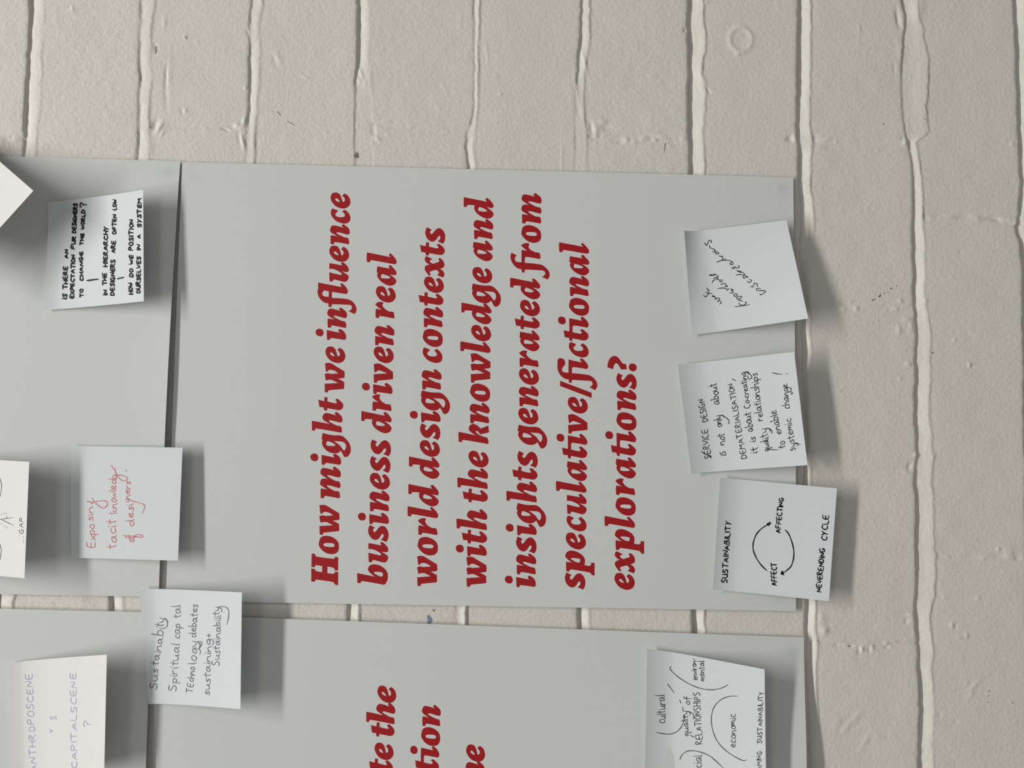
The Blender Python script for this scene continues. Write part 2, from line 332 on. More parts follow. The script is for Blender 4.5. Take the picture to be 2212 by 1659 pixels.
mesh_obj('wall_core', np.array(core), [(0, 1, 5, 4), (1, 2, 6, 5), (2, 3, 7, 6), (3, 0, 4, 7), (0, 3, 2, 1), (4, 5, 6, 7)], M_paint, wall, smooth=False)
for c in np.unique(own4[own4 >= 0]):
    mk = own4 == c
    if mk.sum() > 60: sub(mk, 'brick', M_paint, wall, True)

def wall_h(V, U):
    i = np.clip(np.searchsorted(gv, V), 1, NV-1); j = np.clip(np.searchsorted(gu, U), 1, NU-1)
    return np.maximum(np.maximum(Hf[i, j], Hf[i-1, j]), np.maximum(Hf[i, j-1], Hf[i-1, j-1]))
# ------------------------------------------------------------------ paper sheets
def inv_bil(q, V, U):
    """uv of plane points inside quad q (4x2: a=top-left, b=top-right, c=bottom-right, d=bottom-left as seen in the photograph); v runs down the wall, u along"""
    a, b, c, d = [np.array(t) for t in q]
    u = np.full(np.shape(V), .5); v = np.full(np.shape(V), .5)
    for _ in range(8):
        p = [a[i]*(1-u)*(1-v)+b[i]*(1-u)*v+c[i]*u*v+d[i]*u*(1-v) for i in (0, 1)]
        dv = [(b[i]-a[i])*(1-u)+(c[i]-d[i])*u for i in (0, 1)]
        du = [(d[i]-a[i])*(1-v)+(c[i]-b[i])*v for i in (0, 1)]
        ev = V-p[0]; eu = U-p[1]; det = dv[0]*du[1]-dv[1]*du[0]
        v = v+(ev*du[1]-eu*du[0])/det; u = u+(dv[0]*eu-dv[1]*ev)/det
    return u, v
class Sheet:
    def __init__(s, corners, hfun, nu, nv, name, material, thick=.16, stains=None, parent=None, straight=False):
        s.h = hfun
        cu = [(0, 0), (0, 1), (1, 1), (1, 0)]
        s.q = []
        for (x, y), (u, v) in zip(corners, cu):
            hh = 0.0 if straight else float(hfun(np.array(float(u)), np.array(float(v))))
            a, b = plane(x, y, hh); s.q.append((float(a), float(b)))
        u = np.linspace(0, 1, nu+1); v = np.linspace(0, 1, nv+1)
        UU, VV = np.meshgrid(u, v, indexing='ij')
        a, b, c, d = [np.array(t) for t in s.q]
        f = lambda i: a[i]*(1-UU)*(1-VV)+b[i]*(1-UU)*VV+c[i]*UU*VV+d[i]*UU*(1-VV)
        PV, PU = f(0), f(1); hh = hfun(UU, VV)
        co = np.concatenate([w3(PV, PU, hh).reshape(-1, 3), w3(PV, PU, hh-thick).reshape(-1, 3)])
        n = (nu+1)*(nv+1); I = np.arange(n).reshape(nu+1, nv+1)
        Q = np.stack([I[:-1, :-1], I[1:, :-1], I[1:, 1:], I[:-1, 1:]], -1).reshape(-1, 4)
        bl = []
        for line in (I[0, :], I[:, -1], I[-1, ::-1], I[::-1, 0]):
            bl.append(np.stack([line[:-1], line[1:], line[1:]+n, line[:-1]+n], -1)+2*n)
        co = np.concatenate([co, co])
        s.o = mesh_obj(name, co, np.concatenate([Q, Q[:, ::-1]+n]+bl), material, parent, smooth=True)
        me = s.o.data
        sm = np.ones(len(me.polygons), bool); sm[2*len(Q):] = False
        me.polygons.foreach_set('use_smooth', sm)
        if stains is not None:
            at = me.attributes.new('stain', 'FLOAT', 'POINT')
            val = np.zeros(n)
            for (x, y, rx, ry, k) in stains:
                cv, cu_ = plane(x, y)
                val = np.maximum(val, k*np.exp(-(((PV-float(cv))/(rx/3.22))**2+((PU-float(cu_))/(ry/3.22))**2)).ravel())
            at.data.foreach_set('value', np.concatenate([val, val*0, val*0, val*0]).astype(np.float32))
    def on(s, x, y, lift=.05):
        """photograph points -> points on the sheet's surface"""
        x = np.asarray(x, float); y = np.asarray(y, float); hh = np.zeros_like(x)
        for _ in range(5):
            V, U = plane(x, y, hh); u, v = inv_bil(s.q, V, U)
            hh = s.h(np.clip(u, 0, 1), np.clip(v, 0, 1))
        V, U = plane(x, y, hh)
        return w3(V, U, hh+lift)
    def on_plane(s, V, U, lift=.05):
        u, v = inv_bil(s.q, V, U)
        return w3(V, U, s.h(np.clip(u, 0, 1), np.clip(v, 0, 1))+lift)

def bulge(u, v, uc, vc, su, sv): return np.exp(-((u-uc)/su)**2-((v-vc)/sv)**2)
# poster P1 (main): u 0..1 from the photograph's top to bottom, v 0..1 from its left to right
def h1(u, v): return 1.9+1.8*v**8*np.sin(np.pi*u)+.8*np.sin(np.pi*u)*np.sin(np.pi*v)+.25*np.sin(5*u+3*v)
def h2(u, v): return 1.9+3.3*v**9*np.sin(np.pi*np.clip(u, 0, 1))**.8+.9*np.sin(np.pi*u)*np.sin(np.pi*v)+.5*(1-v)
def h3(u, v): return 1.9+.8*np.sin(np.pi*u)+4.2*v**5*sst(.02, .3, u)+.7*np.sin(np.pi*v)*np.sin(np.pi*u)+1.6*(1-v)**6*u
def h4(u, v): return 1.9+4.0*v**7*np.clip(u*1.6, 0, 1)+.9*np.sin(np.pi*u)*np.sin(np.pi*v)
P1 = Sheet([(396, 352), (1711.5, 385), (1717, 1318.5), (360, 1297)], h1, 110, 150, 'poster', M_poster, straight=True,
           stains=[(1690, 410, 13, 14, .34), (424, 386, 10, 8, .25), (415, 374, 5, 6, .2), (1678, 1294, 14, 10, .3), (1130, 1080, 60, 40, .0)])
tag(P1.o, 'pale grey poster with seven lines of bold red italic text', 'poster', 'question posters on the brick wall')
P2 = Sheet([(-905, 316), (392, 350), (345.6, 1288), (-1010, 1264)], h2, 70, 130, 'poster', M_poster, straight=True,
           stains=[(368, 371, 16, 8, .4)])
tag(P2.o, 'blank grey poster above the red text poster, its lower edge lifting', 'poster', 'question posters on the brick wall')
P3 = Sheet([(335, 1325), (1734.5, 1375.5), (1734, 2335), (352, 2300)], h3, 70, 140, 'poster', M_poster, straight=True,
           stains=[(1708, 1406, 14, 13, .42)])
tag(P3.o, 'grey poster cut by the frame, ending in red words te the, tion', 'poster', 'question posters on the brick wall')
P4 = Sheet([(-1020, 1290), (329, 1321), (306, 2280), (-1060, 2250)], h4, 70, 130, 'poster', M_poster, straight=True,
           stains=[(242, 1353, 4, 4, .6)])
tag(P4.o, 'grey poster under the purple pencil note, only its upper corner visible', 'poster', 'question posters on the brick wall')

# ------------------------------------------------------------------ red slab italic lettering (outlines measured letter by letter)
K = 6.144
CROP = {'A1': (660, 1020, K), 'A2': (660, 750, K), 'A3': (660, 580, K), 'A4': (660, 400, K), 'B1': (1030, 1020, K),
        'B2': (1030, 750, K), 'B3': (1030, 580, K), 'B4': (1030, 400, K), 'K': (960, 860, 12.289)}
LINES = {1: [(1263, 731.3), (1075, 734.9), (1030, 736.5), (934, 739.8), (840, 744.2), (734, 748.7), (636, 752.2), (528.6, 755.4), (439, 757.8)],
 2: [(1248, 837.2), (1104, 840.7), (887, 846.8), (819, 849.6), (747, 851.7), (688, 853.7), (572, 857.4)],
 3: [(1256, 944), (1155, 945.3), (1069, 947.8), (841, 953.3), (707, 956.7), (543, 960.6)],
 4: [(1259, 1049.9), (1144, 1051.8), (1055, 1053.6), (914, 1056), (795, 1059), (762, 1060), (518, 1063.9), (450, 1065.8)],
 5: [(1266, 1156.5), (1154, 1158.3), (1084, 1159.2), (877, 1162.2), (793, 1163.5), (560, 1166.7), (484, 1168)],
 6: [(1256, 1262.8), (1063, 1266), (960, 1267.4), (797, 1268.9), (640, 1270.2), (549, 1271.7)],
 7: [(1253, 1369.3), (1139, 1370.4), (1068, 1371), (886, 1372.8), (794, 1373.4)],
 8: [(1660, 849), (1560, 853.9), (1500, 856.3)], 9: [(1660, 947.8), (1631, 949.3), (1565, 951.2)], 10: [(1680, 1045.4), (1620, 1047.6)]}
# "x,y" smooth point, "x,y!" corner; contours separated by |
G = {
'H': ('A1', 1, "90,1073! 132,1078! 139,1101 158,1115 370,1143 391,1138 397,1116! 441,1126! 437,1302! 394,1297! 388,1274 368,1259 297,1248! 295,1333! 368,1342 389,1336 397,1313! 440,1320! 437,1495! 396,1484! 386,1463 362,1449 152,1420 137,1426 130,1449! 84,1443! 85,1273! 130,1277! 137,1296 155,1308 228,1320! 230,1242! 155,1228 136,1234 130,1256! 87,1252!"),
'o': ('A1', 1, "190,915 207,868 255,843 325,847 400,882 440,930 450,990 435,1050 390,1080 330,1084 265,1060 208,1008 184,960 | 243,960 258,942 300,938 365,941 390,955 392,975 375,989 335,990 285,985 252,975"),
'w': ('A1', 1, "193,712! 371,700! 295,662 268,657 207,667! 192,583! 212,573 240,570 272,577 375,569! 320,535 270,523 240,531 228,550! 207,548! 193,438! 235,430 280,438 350,480 455,543! 457,614! 447,629 368,638! 451,683! 453,768! 441,778 262,797 241,806 236,829! 197,825!"),
'm': ('B4', 5, "602,518! 643,521! 648,500 657,491 836,521! 849,512! 847,470 835,438 820,431 785,429 735,406 692,378 680,360 700,358 745,367 835,391! 851,382! 853,350 840,313 825,305 790,300 725,268 688,243 680,232 700,228 740,236 828,257 846,250 856,222 846,178 812,145 775,118! 750,130! 754,147 772,166! 640,135 610,145 596,172 597,210 640,245 692,277! 650,270 612,277 594,305 594,345 632,377 687,409! 603,397! 599,410"),
'n': ('A4', 1, "345,795! 383,798! 388,776 400,767 573,797! 587,788! 584,748 571,715 555,710 520,702 465,677 425,655 420,644 440,638 480,647 568,669 587,660 595,632 583,590 548,557 510,530! 489,545! 493,557 511,577! 395,547 362,552 340,582 339,627 372,656 432,689! 346,676! 342,700"),
'i': ('A1', 2, "856,683! 893,687! 898,666 910,659 1085,683! 1103,674 1110,640 1096,592 1065,557 1025,535! 1003,550! 1008,562 1024,586! 852,553! 853,620 | 703,580 718,547 755,535 790,548 805,580 803,610 785,633 750,637 716,618"),
'g': ('A2', 1, "240,1138! 300,1155 380,1168 460,1170 500,1181 548,1222 590,1280 607,1340 600,1400 572,1443 537,1458! 519,1451! 477,1371! 438,1401 380,1408 310,1385 255,1335 228,1280 230,1245 238,1231! 222,1220! 228,1180 | 298,1245! 284,1272 286,1301 320,1308 370,1311 404,1304 398,1289 350,1261 | 385,1242! 430,1277 470,1310 500,1355 520,1370 536,1354 545,1310 530,1272 490,1253 440,1249"),
'h': ('A2', 1, "95,1105! 133,1110! 138,1088 152,1080 478,1135! 490,1126! 488,1085 475,1053 455,1047 420,1040 360,1010 325,990 320,977 340,971 380,980 478,1001 494,985 498,958 485,920 452,885 420,858! 395,875! 400,889 417,909! 295,875 262,882 238,912 236,952 272,985 332,1021! 107,978! 93,986!"),
't': ('A2', 1, "180,700! 257,718! 262,663! 301,668! 298,722! 408,748 425,741 420,724 403,700! 430,685! 480,725 505,760 507,795 488,825 450,838 400,830 298,812! 292,846! 257,840! 252,803! 195,795!"),
'e': ('A3', 1, "462,1058! 430,1085! 448,1102 464,1130 462,1156 445,1170 432,1168! 420,1120 402,1075 375,1048 335,1040 298,1053 278,1090 278,1135 302,1183 340,1225 390,1250 440,1260 495,1245 530,1205 536,1160 520,1108 492,1074 | 335,1128 348,1118 370,1129 388,1152 394,1169 368,1164 342,1148"),
'fl': ('A3', 1, "180,197! 488,256! 470,215! 491,205! 540,250 565,290 568,325 553,346 525,345 360,319! 358,400! 555,414 620,440 665,490 683,545 675,590 655,613! 580,573! 612,556 626,530 618,503 590,492 358,484! 351,521! 318,518! 311,470! 270,465 220,430 185,380 171,325 180,270! 177,210 | 255,300! 319,313! 318,385! 260,379 233,358 232,335"),
'u': ('A1', 2, "840,1062! 980,1095 1007,1095 1004,1075 970,1050 905,1020 840,1013! 842,935! 1014,966! 996,935! 1020,918! 1066,957 1096,997 1101,1035 1085,1056 1003,1045! 1062,1080 1098,1112 1096,1150 1072,1184 1045,1192 1010,1186 908,1160 891,1168 884,1190! 845,1185!"),
'c': ('A4', 1, "365,322! 432,345! 432,368! 408,385 405,410 428,430 470,437 512,434 531,420 524,390 495,365! 525,337! 570,372 596,415 602,462 580,505 530,522 475,513 420,490 375,447 347,395 349,350"),
'b': ('A1', 2, "690,1333! 923,1379! 870,1335 837,1298 838,1263 868,1227 920,1217 985,1230 1050,1270 1087,1320 1097,1370 1090,1425 1060,1480! 1043,1487! 757,1438 741,1446 735,1467! 695,1463! | 911,1325 940,1316 990,1317 1026,1330 1033,1350 1021,1376 988,1374 945,1353"),
's': ('A1', 2, "862,697! 926,731! 905,752 903,773 918,791 935,785 955,760 985,725 1022,708 1060,722 1095,770 1106,832 1097,885 1074,922! 1003,889! 1035,862 1042,832 1030,813 1012,824 985,865 957,889 925,894 880,870 846,817 838,765 848,722"),
'd': ('A1', 3, "1370,155! 1680,217! 1661,178! 1688,165! 1735,210 1766,255 1769,285 1755,303 1730,302 1673,290! 1732,332 1768,377 1765,407 1740,437 1690,451 1630,435 1560,390 1516,333 1511,287 1520,268! 1430,262 1414,268 1408,292! 1369,285! | 1580,289! 1565,308 1564,337 1600,350 1650,355 1683,346 1677,334 1640,311"),
'r': ('A1', 3, "1503,825! 1542,829! 1548,808 1560,800 1743,831! 1753,822! 1748,780 1738,747 1720,739 1683,737 1630,708 1597,672 1590,650 1602,621! 1597,611! 1555,607 1518,620 1494,642! 1532,681 1581,713! 1504,702! 1500,750"),
'l': ('A1', 3, "1363,448! 1680,509! 1654,473! 1678,457! 1725,505 1757,550 1760,585 1742,604 1715,603 1422,553 1408,561 1402,584! 1362,578! 1359,500"),
'v': ('A2', 2, "915,475! 953,477! 960,452 985,447 1155,430 1167,421! 1165,333! 1085,277 1000,228 955,221 912,235! 923,336! 944,337! 958,318 990,314 1050,334 1089,351! 912,363!"),
'a': ('A4', 2, "960,1087! 1126,1119! 1106,1085! 1132,1070! 1180,1120 1208,1158 1211,1190 1195,1204 1119,1193! 1176,1235 1208,1275 1205,1302 1177,1333 1130,1345 1070,1327 1005,1285 965,1230 959,1198 969,1175! 951,1163! | 1020,1189! 1008,1212 1011,1240 1050,1247 1100,1249 1131,1240 1122,1226 1075,1205"),
'x': ('A4', 3, "1612,952! 1683,988! 1682,999! 1656,1008 1654,1022 1668,1040 1697,1052! 1752,1035 1775,1026 1778,1010 1762,990! 1788,975! 1828,1013 1845,1055 1842,1088 1820,1108 1784,1121! 1825,1147 1843,1185 1842,1210 1826,1235! 1744,1200! 1772,1182 1771,1162 1752,1140 1735,1134! 1672,1150 1650,1163 1654,1178 1668,1195! 1646,1213! 1602,1158 1586,1120 1591,1090 1614,1073 1650,1063! 1608,1036 1587,1002 1592,970"),
'p': ('B1', 6, "1180,1180! 1259,1196! 1210,1155 1173,1117 1175,1083 1202,1045 1255,1033 1325,1051 1390,1090 1424,1137 1429,1180 1421,1225! 1490,1236 1508,1224 1514,1192! 1557,1198! 1556,1365! 1517,1355! 1505,1332 1482,1321 1247,1283 1230,1291 1222,1312! 1183,1307! | 1243,1138 1270,1132 1330,1137 1367,1151 1366,1172 1355,1194! 1318,1188 1275,1166"),
'fr': ('B4', 5, "458,908! 528,940! 506,968 503,1000 525,1026 592,1033! 592,870! 669,881! 628,852 587,812! 610,790 650,780 690,782! 692,795! 685,830 700,860 750,890 787,903 815,905 829,915 841,962 837,987! 825,990! 652,962 638,969 635,1041! 850,1065 905,1100 950,1150 963,1195 955,1230 938,1262! 861,1225! 890,1208 905,1183 898,1158 872,1143 635,1130! 630,1170! 598,1168! 590,1125! 540,1112 490,1070 457,1012 446,962 452,930"),
'fi': ('B2', 6, "1070,215! 1066,185 1080,158 1110,150 1148,165 1167,200 1163,235 1140,265 1125,295 1132,322 1155,336 1212,343! 1213,169! 1386,206! 1362,165! 1388,149! 1437,197 1467,240 1468,275 1450,293 1425,289 1277,268 1261,275 1257,348! 1470,371 1530,400 1575,450 1592,502 1582,545 1558,572! 1487,530! 1522,511 1531,482 1517,456 1488,450 1257,437! 1252,475! 1220,472! 1213,430! 1165,422 1110,380 1077,322 1065,265"),
'/': ('B2', 6, "1103,450! 1518,608! 1516,676! 1100,517!"),
'ti': ('B2', 6, "1128,1332! 1205,1348! 1203,1169! 1374,1204! 1352,1165! 1378,1148! 1427,1192 1457,1240 1458,1275 1440,1294 1410,1290 1267,1268 1250,1275 1247,1357! 1345,1378 1368,1371 1370,1358 1346,1330! 1375,1315! 1422,1352 1455,1390 1456,1425 1437,1458 1395,1469 1350,1461 1245,1441! 1240,1477! 1208,1472! 1201,1433! 1142,1425! | 1055,1195 1067,1160 1100,1148 1140,1164 1156,1203 1145,1240 1110,1252 1068,1234"),
'?': ('B2', 7, "1727,270! 1737,200 1767,145 1815,120 1860,135 1900,185 1930,220 1972,228! 1983,297! 1907,300! 1880,250 1862,226 1840,216 1817,238 1800,298! | 2009,262 2025,230 2057,220 2095,234 2113,270 2105,305 2072,325 2035,315 2013,290"),
'k': ('K', 4, "376,908! 398,898! 849,991! 740,930 655,850 655,785 692,715 770,687 850,713 915,765 957,809! 970,808! 1165,730! 1181,912! 957,964! 895,888 855,872 831,884 842,912 905,965 1050,1030 1120,1045 1150,1082 1170,1190 1150,1219! 1125,1214! 500,1107 475,1121 465,1169! 383,1160!"),
}
TEXT = [
 (1, 'H 1263.3 o 1196.3 w 1154.8 m 1075.8 i 1004.4 g 987.3 h 934.6 t 887.5 w 848.8 e 785 i 735.8 n 709.7 fl 679.6 u 610.4 e 567.2 n 529.7 c 485 e 452.1'),
 (2, 'b 1262 u 1214 s 1170 i 1131.7 n 1104.1 e 1057.1 s 1021.2 s 985.5 d 935.9 r 888.3 i 852 v 827.5 e 785 n 747.2 r 689 e 654.9 a 618.8 l 572.5'),
 (3, 'w 1265 o 1199 r 1155 l 1118.5 d 1093.2 d 1033.8 e 986.5 s 950.5 i 912.3 g 894.9 n 842.3 c 785 o 750.6 n 708.1 t 661.4 e 634.2 x 601.1 t 553.8 s 528.3'),
 (4, 'w 1266.9 i 1200.4 t 1173 h 1144.3 t 1084.3 h 1055.8 e 1009.3 k 959.1 n 914.7 o 868.3 w 827.6 l 763.1 e 738.2 d 701.7 g 664.3 e 613.4 a 565.7 n 518.5 d 474.4'),
 (5, 'i 1267.1 n 1239.7 s 1194.6 i 1155.4 g 1137.7 h 1084.6 t 1036.8 s 1010.1 g 968.9 e 916.8 n 878.1 e 831.7 r 793.6 a 759.4 t 711.8 e 684.2 d 648 fr 605.4 o 526.5 m 484.8'),
 (6, 's 1272.3 p 1242.2 e 1185.7 c 1147 u 1110 l 1063.9 a 1038.7 ti 990.4 v 936.4 e 893.2 / 859.9 fi 843.1 c 773 ti 737.6 o 683.4 n 641 a 596.3 l 549.7'),
 (7, 'e 1272.6 x 1237.3 p 1195.8 l 1139.3 o 1113.3 r 1069.2 a 1033 ti 984.9 o 930.2 n 886.2 s 842.3 ? 802.9'),
 (8, 't 1665 e 1637.7 t 1587.6 h 1561 e 1515.5'), (9, 'ti 1662.8 o 1607.9 n 1565.3'), (10, 'n 1686 e 1641.3')]
def closed_curve(txt):
    pts = []
    for tkn in txt.split():
        c = tkn.endswith('!'); a, b = tkn.rstrip('!').split(','); pts.append((float(a), float(b), c))
    n = len(pts); out = []
    for i in range(n):
        p0, p1, p2, p3 = pts[i-1], pts[i], pts[(i+1) % n], pts[(i+2) % n]
        out.append((p1[0], p1[1]))
        if p1[2] and p2[2]: continue
        a = np.array(p1[:2]); b = np.array(p2[:2]); ch = b-a
        L = np.linalg.norm(ch)
        if L < 9: continue
        t1 = np.zeros(2); t2 = np.zeros(2)
        if not p1[2]:
            d = b-np.array(p0[:2]); t1 = d/np.linalg.norm(d)*L
        if not p2[2]:
            d = np.array(p3[:2])-a; t2 = d/np.linalg.norm(d)*L
        if p1[2]: t1 = 1.5*ch-.5*t2
        if p2[2]: t2 = 1.5*ch-.5*t1
        ns = 5 if L > 30 else 3
        for j in range(1, ns):
            t = j/ns
            h00, h10, h01, h11 = 2*t**3-3*t*t+1, t**3-2*t*t+t, -2*t**3+3*t*t, t**3-t*t
            q = h00*a+h10*t1+h01*b+h11*t2; out.append((q[0], q[1]))
    return np.array(out)
def base_x(line, y):
    a = sorted(LINES[line]); ys = np.array([p[0] for p in a]); xs = np.array([p[1] for p in a])
    if len(a) > 3:
        c = np.polyfit(ys-900, xs, 3 if line == 1 else 2); return np.polyval(c, y-900)
    c = np.polyfit(ys, xs, 1); return np.polyval(c, y)
def frame(line, y):
    o = np.array([float(t) for t in plane(base_x(line, y), y)])
    q = np.array([float(t) for t in plane(base_x(line, y-50), y-50)])
    e = (q-o)/np.linalg.norm(q-o)
    return o, e, np.array([e[1], -e[0]]) if (e[1]*-1) > 0 else np.array([-e[1], e[0]])
GL = {}
for ch, (crop, line, txt) in G.items():
    ox, oy, kk = CROP[crop]
    cs = []
    for part in txt.split('|'):
        c = closed_curve(part)/kk+np.array([ox, oy]); cs.append(c)
    ys = max(c[:, 1].max() for c in cs)
    o, e, t = frame(line, ys)
    if t[0] > 0: t = -t
    loc_ = []
    for c in cs:
        V, U = plane(c[:, 0], c[:, 1]); d = np.stack([V, U], -1)-o
        loc_.append(np.stack([d@e, d@t], -1))
    GL[ch] = loc_
for line, s in TEXT:
    sheet = P3 if line >= 8 else P1
    tk = s.split(); verts = []; faces = []
    for ch, y in zip(tk[::2], tk[1::2]):
        y = float(y); o, e, t = frame(line, y)
        if t[0] > 0: t = -t
        fs, ft = (.985, .925) if line >= 8 else (1, 1)
        loops = [o+c[:, :1]*e*fs+c[:, 1:]*t*ft for c in GL[ch]]
        # outer contours (dots of i are separate islands)
        isl = []
        if ch in ('i', 'ti', '?'): isl = [[l] for l in loops]
        else: isl = [loops]
        for grp in isl:
            tri = tessellate_polygon([[Vector((p[0], p[1], 0)) for p in l] for l in grp])
            pts = np.concatenate(grp)
            b0 = len(verts)
            V, U = pts[:, 0], pts[:, 1]
            for p in sheet.on_plane(V, U, .09): verts.append(p)
            faces += [(a+b0, b+b0, c+b0) for a, b, c in tri]
    fa = np.array(faces)
    vs = np.array(verts)
    nrm = np.cross(vs[fa[:, 1]]-vs[fa[:, 0]], vs[fa[:, 2]]-vs[fa[:, 0]])
    flip = nrm[:, 1] > 0; fa[flip] = fa[flip][:, ::-1]
    mesh_obj('text_line', vs, fa, M_ink, sheet.o, smooth=False)

# ------------------------------------------------------------------ handwriting
FONT = {
'A': "0,0 .28,1 .58,0|.1,.36 .48,.36", 'B': "0,0 0,1 .38,.95 .42,.68 .05,.52 .5,.4 .48,.08 0,0", 'C': ".5,.86 .28,1 .05,.72 .02,.3 .22,0 .52,.1",
'D': "0,0 .02,1 .35,.88 .52,.5 .35,.1 0,0", 'E': ".48,1 .02,.98 0,0 .5,.02|.02,.5 .42,.52", 'F': ".5,1 0,1 0,0|0,.52 .4,.52", 'G': ".5,.86 .28,1 .05,.72 .02,.3 .22,0 .48,.06 .5,.4 .28,.42|.5,.4 .62,.4",
'H': "0,0 .02,1|.46,0 .48,1|.02,.5 .46,.52", 'I': ".05,0 .07,1", 'K': "0,0 .02,1|.45,1 .04,.46 .48,0", 'L': ".02,1 0,.02 .46,0", 'M': "0,0 .06,1 .32,.35 .56,1 .62,0", 'N': "0,0 .02,1 .44,0 .48,1",
'O': ".28,1 .04,.7 .06,.2 .28,0 .5,.25 .5,.75 .26,1", 'P': "0,0 .03,1 .38,.95 .46,.7 .3,.48 .02,.46", 'Q': ".28,1 .04,.7 .06,.2 .28,0 .5,.25 .5,.75 .26,1|.35,.2 .6,-.1", 'R': "0,0 .03,1 .38,.95 .42,.7 .04,.46 .5,0",
'S': ".48,.9 .22,1 .04,.78 .2,.55 .42,.42 .44,.14 .2,0 .0,.1", 'T': "0,1 .56,1|.28,1 .26,0", 'U': "0,1 .02,.2 .22,0 .44,.2 .46,1|.46,1 .46,0", 'V': "0,1 .24,0 .48,1", 'W': "0,1 .14,0 .32,.7 .48,0 .64,1", 'X': "0,0 .48,1|0,1 .5,0",
'Y': "0,1 .2,.5|.46,1 .2,.5 .1,-.1", '?': "0,.8 .1,1 .36,.95 .4,.7 .18,.45 .18,.25|.18,.06 .2,.0", '!': ".1,1 .05,.3|.03,.06 .05,0", '+': "0,.4 .5,.4|.25,.7 .25,.1", '-': "0,.3 .26,.32", ',': ".1,.12 .0,-.2", '.': ".02,.02 .06,.04 .05,.0",
'a': ".42,.5 .2,.56 .02,.34 .06,.06 .24,.02 .42,.5 .4,.08 .54,.02", 'b': ".04,1 .02,.02|.03,.35 .24,.55 .42,.3 .26,.02 .02,.06", 'c': ".4,.5 .2,.56 .02,.3 .12,.02 .42,.08", 'd': ".42,.46 .2,.54 .02,.3 .1,.02 .3,.06 .44,.4|.48,1 .44,.04 .54,.0",
'e': ".04,.28 .36,.34 .36,.54 .16,.56 .02,.3 .14,.02 .46,.12", 'f': ".46,.92 .3,1 .2,.7 .12,-.3|.02,.5 .4,.52", 'g': ".42,.5 .2,.56 .02,.34 .1,.06 .3,.1 .44,.5 .4,-.3 .16,-.42 .0,-.3", 'h': ".04,1 .0,0|.02,.3 .22,.55 .38,.42 .38,0 .48,.02",
'i': ".04,.52 .04,.04 .14,0|.06,.78 .07,.74", 'k': ".04,1 0,0|.38,.56 .04,.26 .42,0", 'l': ".06,1 .02,.1 .12,0", 'm': "0,.52 0,0 .02,.34 .2,.54 .26,.02 .28,.36 .46,.54 .52,.02 .6,.02", 'n': "0,.54 .0,0 .03,.34 .24,.54 .36,.38 .36,.02 .46,.02",
'o': ".22,.56 .02,.34 .08,.04 .28,.0 .42,.26 .36,.52 .2,.56", 'p': ".04,.54 0,-.42|.03,.4 .24,.56 .42,.34 .26,.04 .03,.1", 'q': ".4,.5 .18,.56 .02,.3 .14,.04 .4,.46 .38,-.5 .48,-.44", 'r': "0,.54 .02,0|.02,.3 .18,.52 .34,.5",
's': ".34,.5 .14,.56 .06,.4 .3,.22 .26,.02 .0,.04", 't': ".16,.92 .12,.1 .26,.0|.0,.58 .34,.62", 'u': "0,.54 .02,.1 .18,0 .36,.2 .38,.54 .38,.04 .48,.0", 'v': "0,.54 .18,0 .36,.54", 'w': "0,.54 .1,0 .26,.44 .36,0 .54,.54", 'x': "0,.54 .4,0|.4,.54 0,0",
'y': "0,.54 .08,.14 .3,.12|.42,.56 .34,-.2 .12,-.42 -.1,-.3", ' ': ""}
ADV = {}
for ch, s in FONT.items():
    xs = [float(p.split(',')[0]) for st in s.split('|') for p in st.split()]
    ADV[ch] = (max(xs) if xs else .3)+(.16 if ch.isupper() else .07)
def smooth_line(p, it=2):
    p = np.asarray(p, float)
    if len(p) < 3: return np.array([p[0]+(p[1]-p[0])*t for t in (0, .12, .3, .5, .7, .88, 1)]) + np.array([[0, 0], [.4, .3], [.9, .5], [1.2, 0], [.9, -.4], [.4, -.2], [0, 0]])
    for _ in range(it):
        a = p[:-1]*.75+p[1:]*.25; b = p[:-1]*.25+p[1:]*.75
        m_ = np.empty((2*len(a), 2)); m_[0::2] = a; m_[1::2] = b
        p = np.concatenate([p[:1], m_[1:-1], p[-1:]])
    return p
def word(txt, x0, y0, x1, y1, h, slant=0.0, seed=0):
    """strokes of a written word in crop coordinates: baseline from (x0,y0) to (x1,y1), cap height h"""
    r = random.Random(hash((txt, int(y0)))&0xffff if False else int(x0*7+y0*13+len(txt)))
    tot = sum(ADV[c] for c in txt)-.1
    o = np.array([x0, y0], float); d = np.array([x1-x0, y1-y0], float); L = np.linalg.norm(d); e = d/L
    up = np.array([e[1], -e[0]]);
    if up[0] > 0: up = -up
    sx = L/tot; a = 0; out = []
    for c in txt:
        jh = 1+r.uniform(-.09, .09); jb = r.uniform(-.05, .05); js = r.uniform(-.06, .06)
        for st in FONT[c].split('|'):
            if not st.strip(): continue
            pts = []
            for p in st.split():
                px, py = map(float, p.split(','))
                py = py*jh+jb; px = px+py*(slant*h/sx+js)+r.uniform(-.015, .015)
                pts.append(o+e*(a+px)*sx+up*(py*h))
            out.append(np.array(pts))
        a += ADV[c]
    return out
def write(sheet, strokes, origin, width, material, extra='pen_line', each=False):
    rows = []; ext = []
    for st in strokes:
        if isinstance(st, tuple) and st[0] == 'word':
            _, x0, y0, ss = st
            if rows and abs(rows[-1][0]-x0) < 26 and y0 < rows[-1][1]: rows[-1][2].extend(ss); rows[-1][0] = x0; rows[-1][1] = y0
            else: rows.append([x0, y0, list(ss)])
        else: ext.append(st)
    for r_ in rows: write1(sheet, r_[2], origin, width, material, 'written_line')
    if ext and each:
        for e_ in ext: write1(sheet, [e_], origin, width, material, extra)
    elif ext: write1(sheet, ext, origin, width, material, extra)
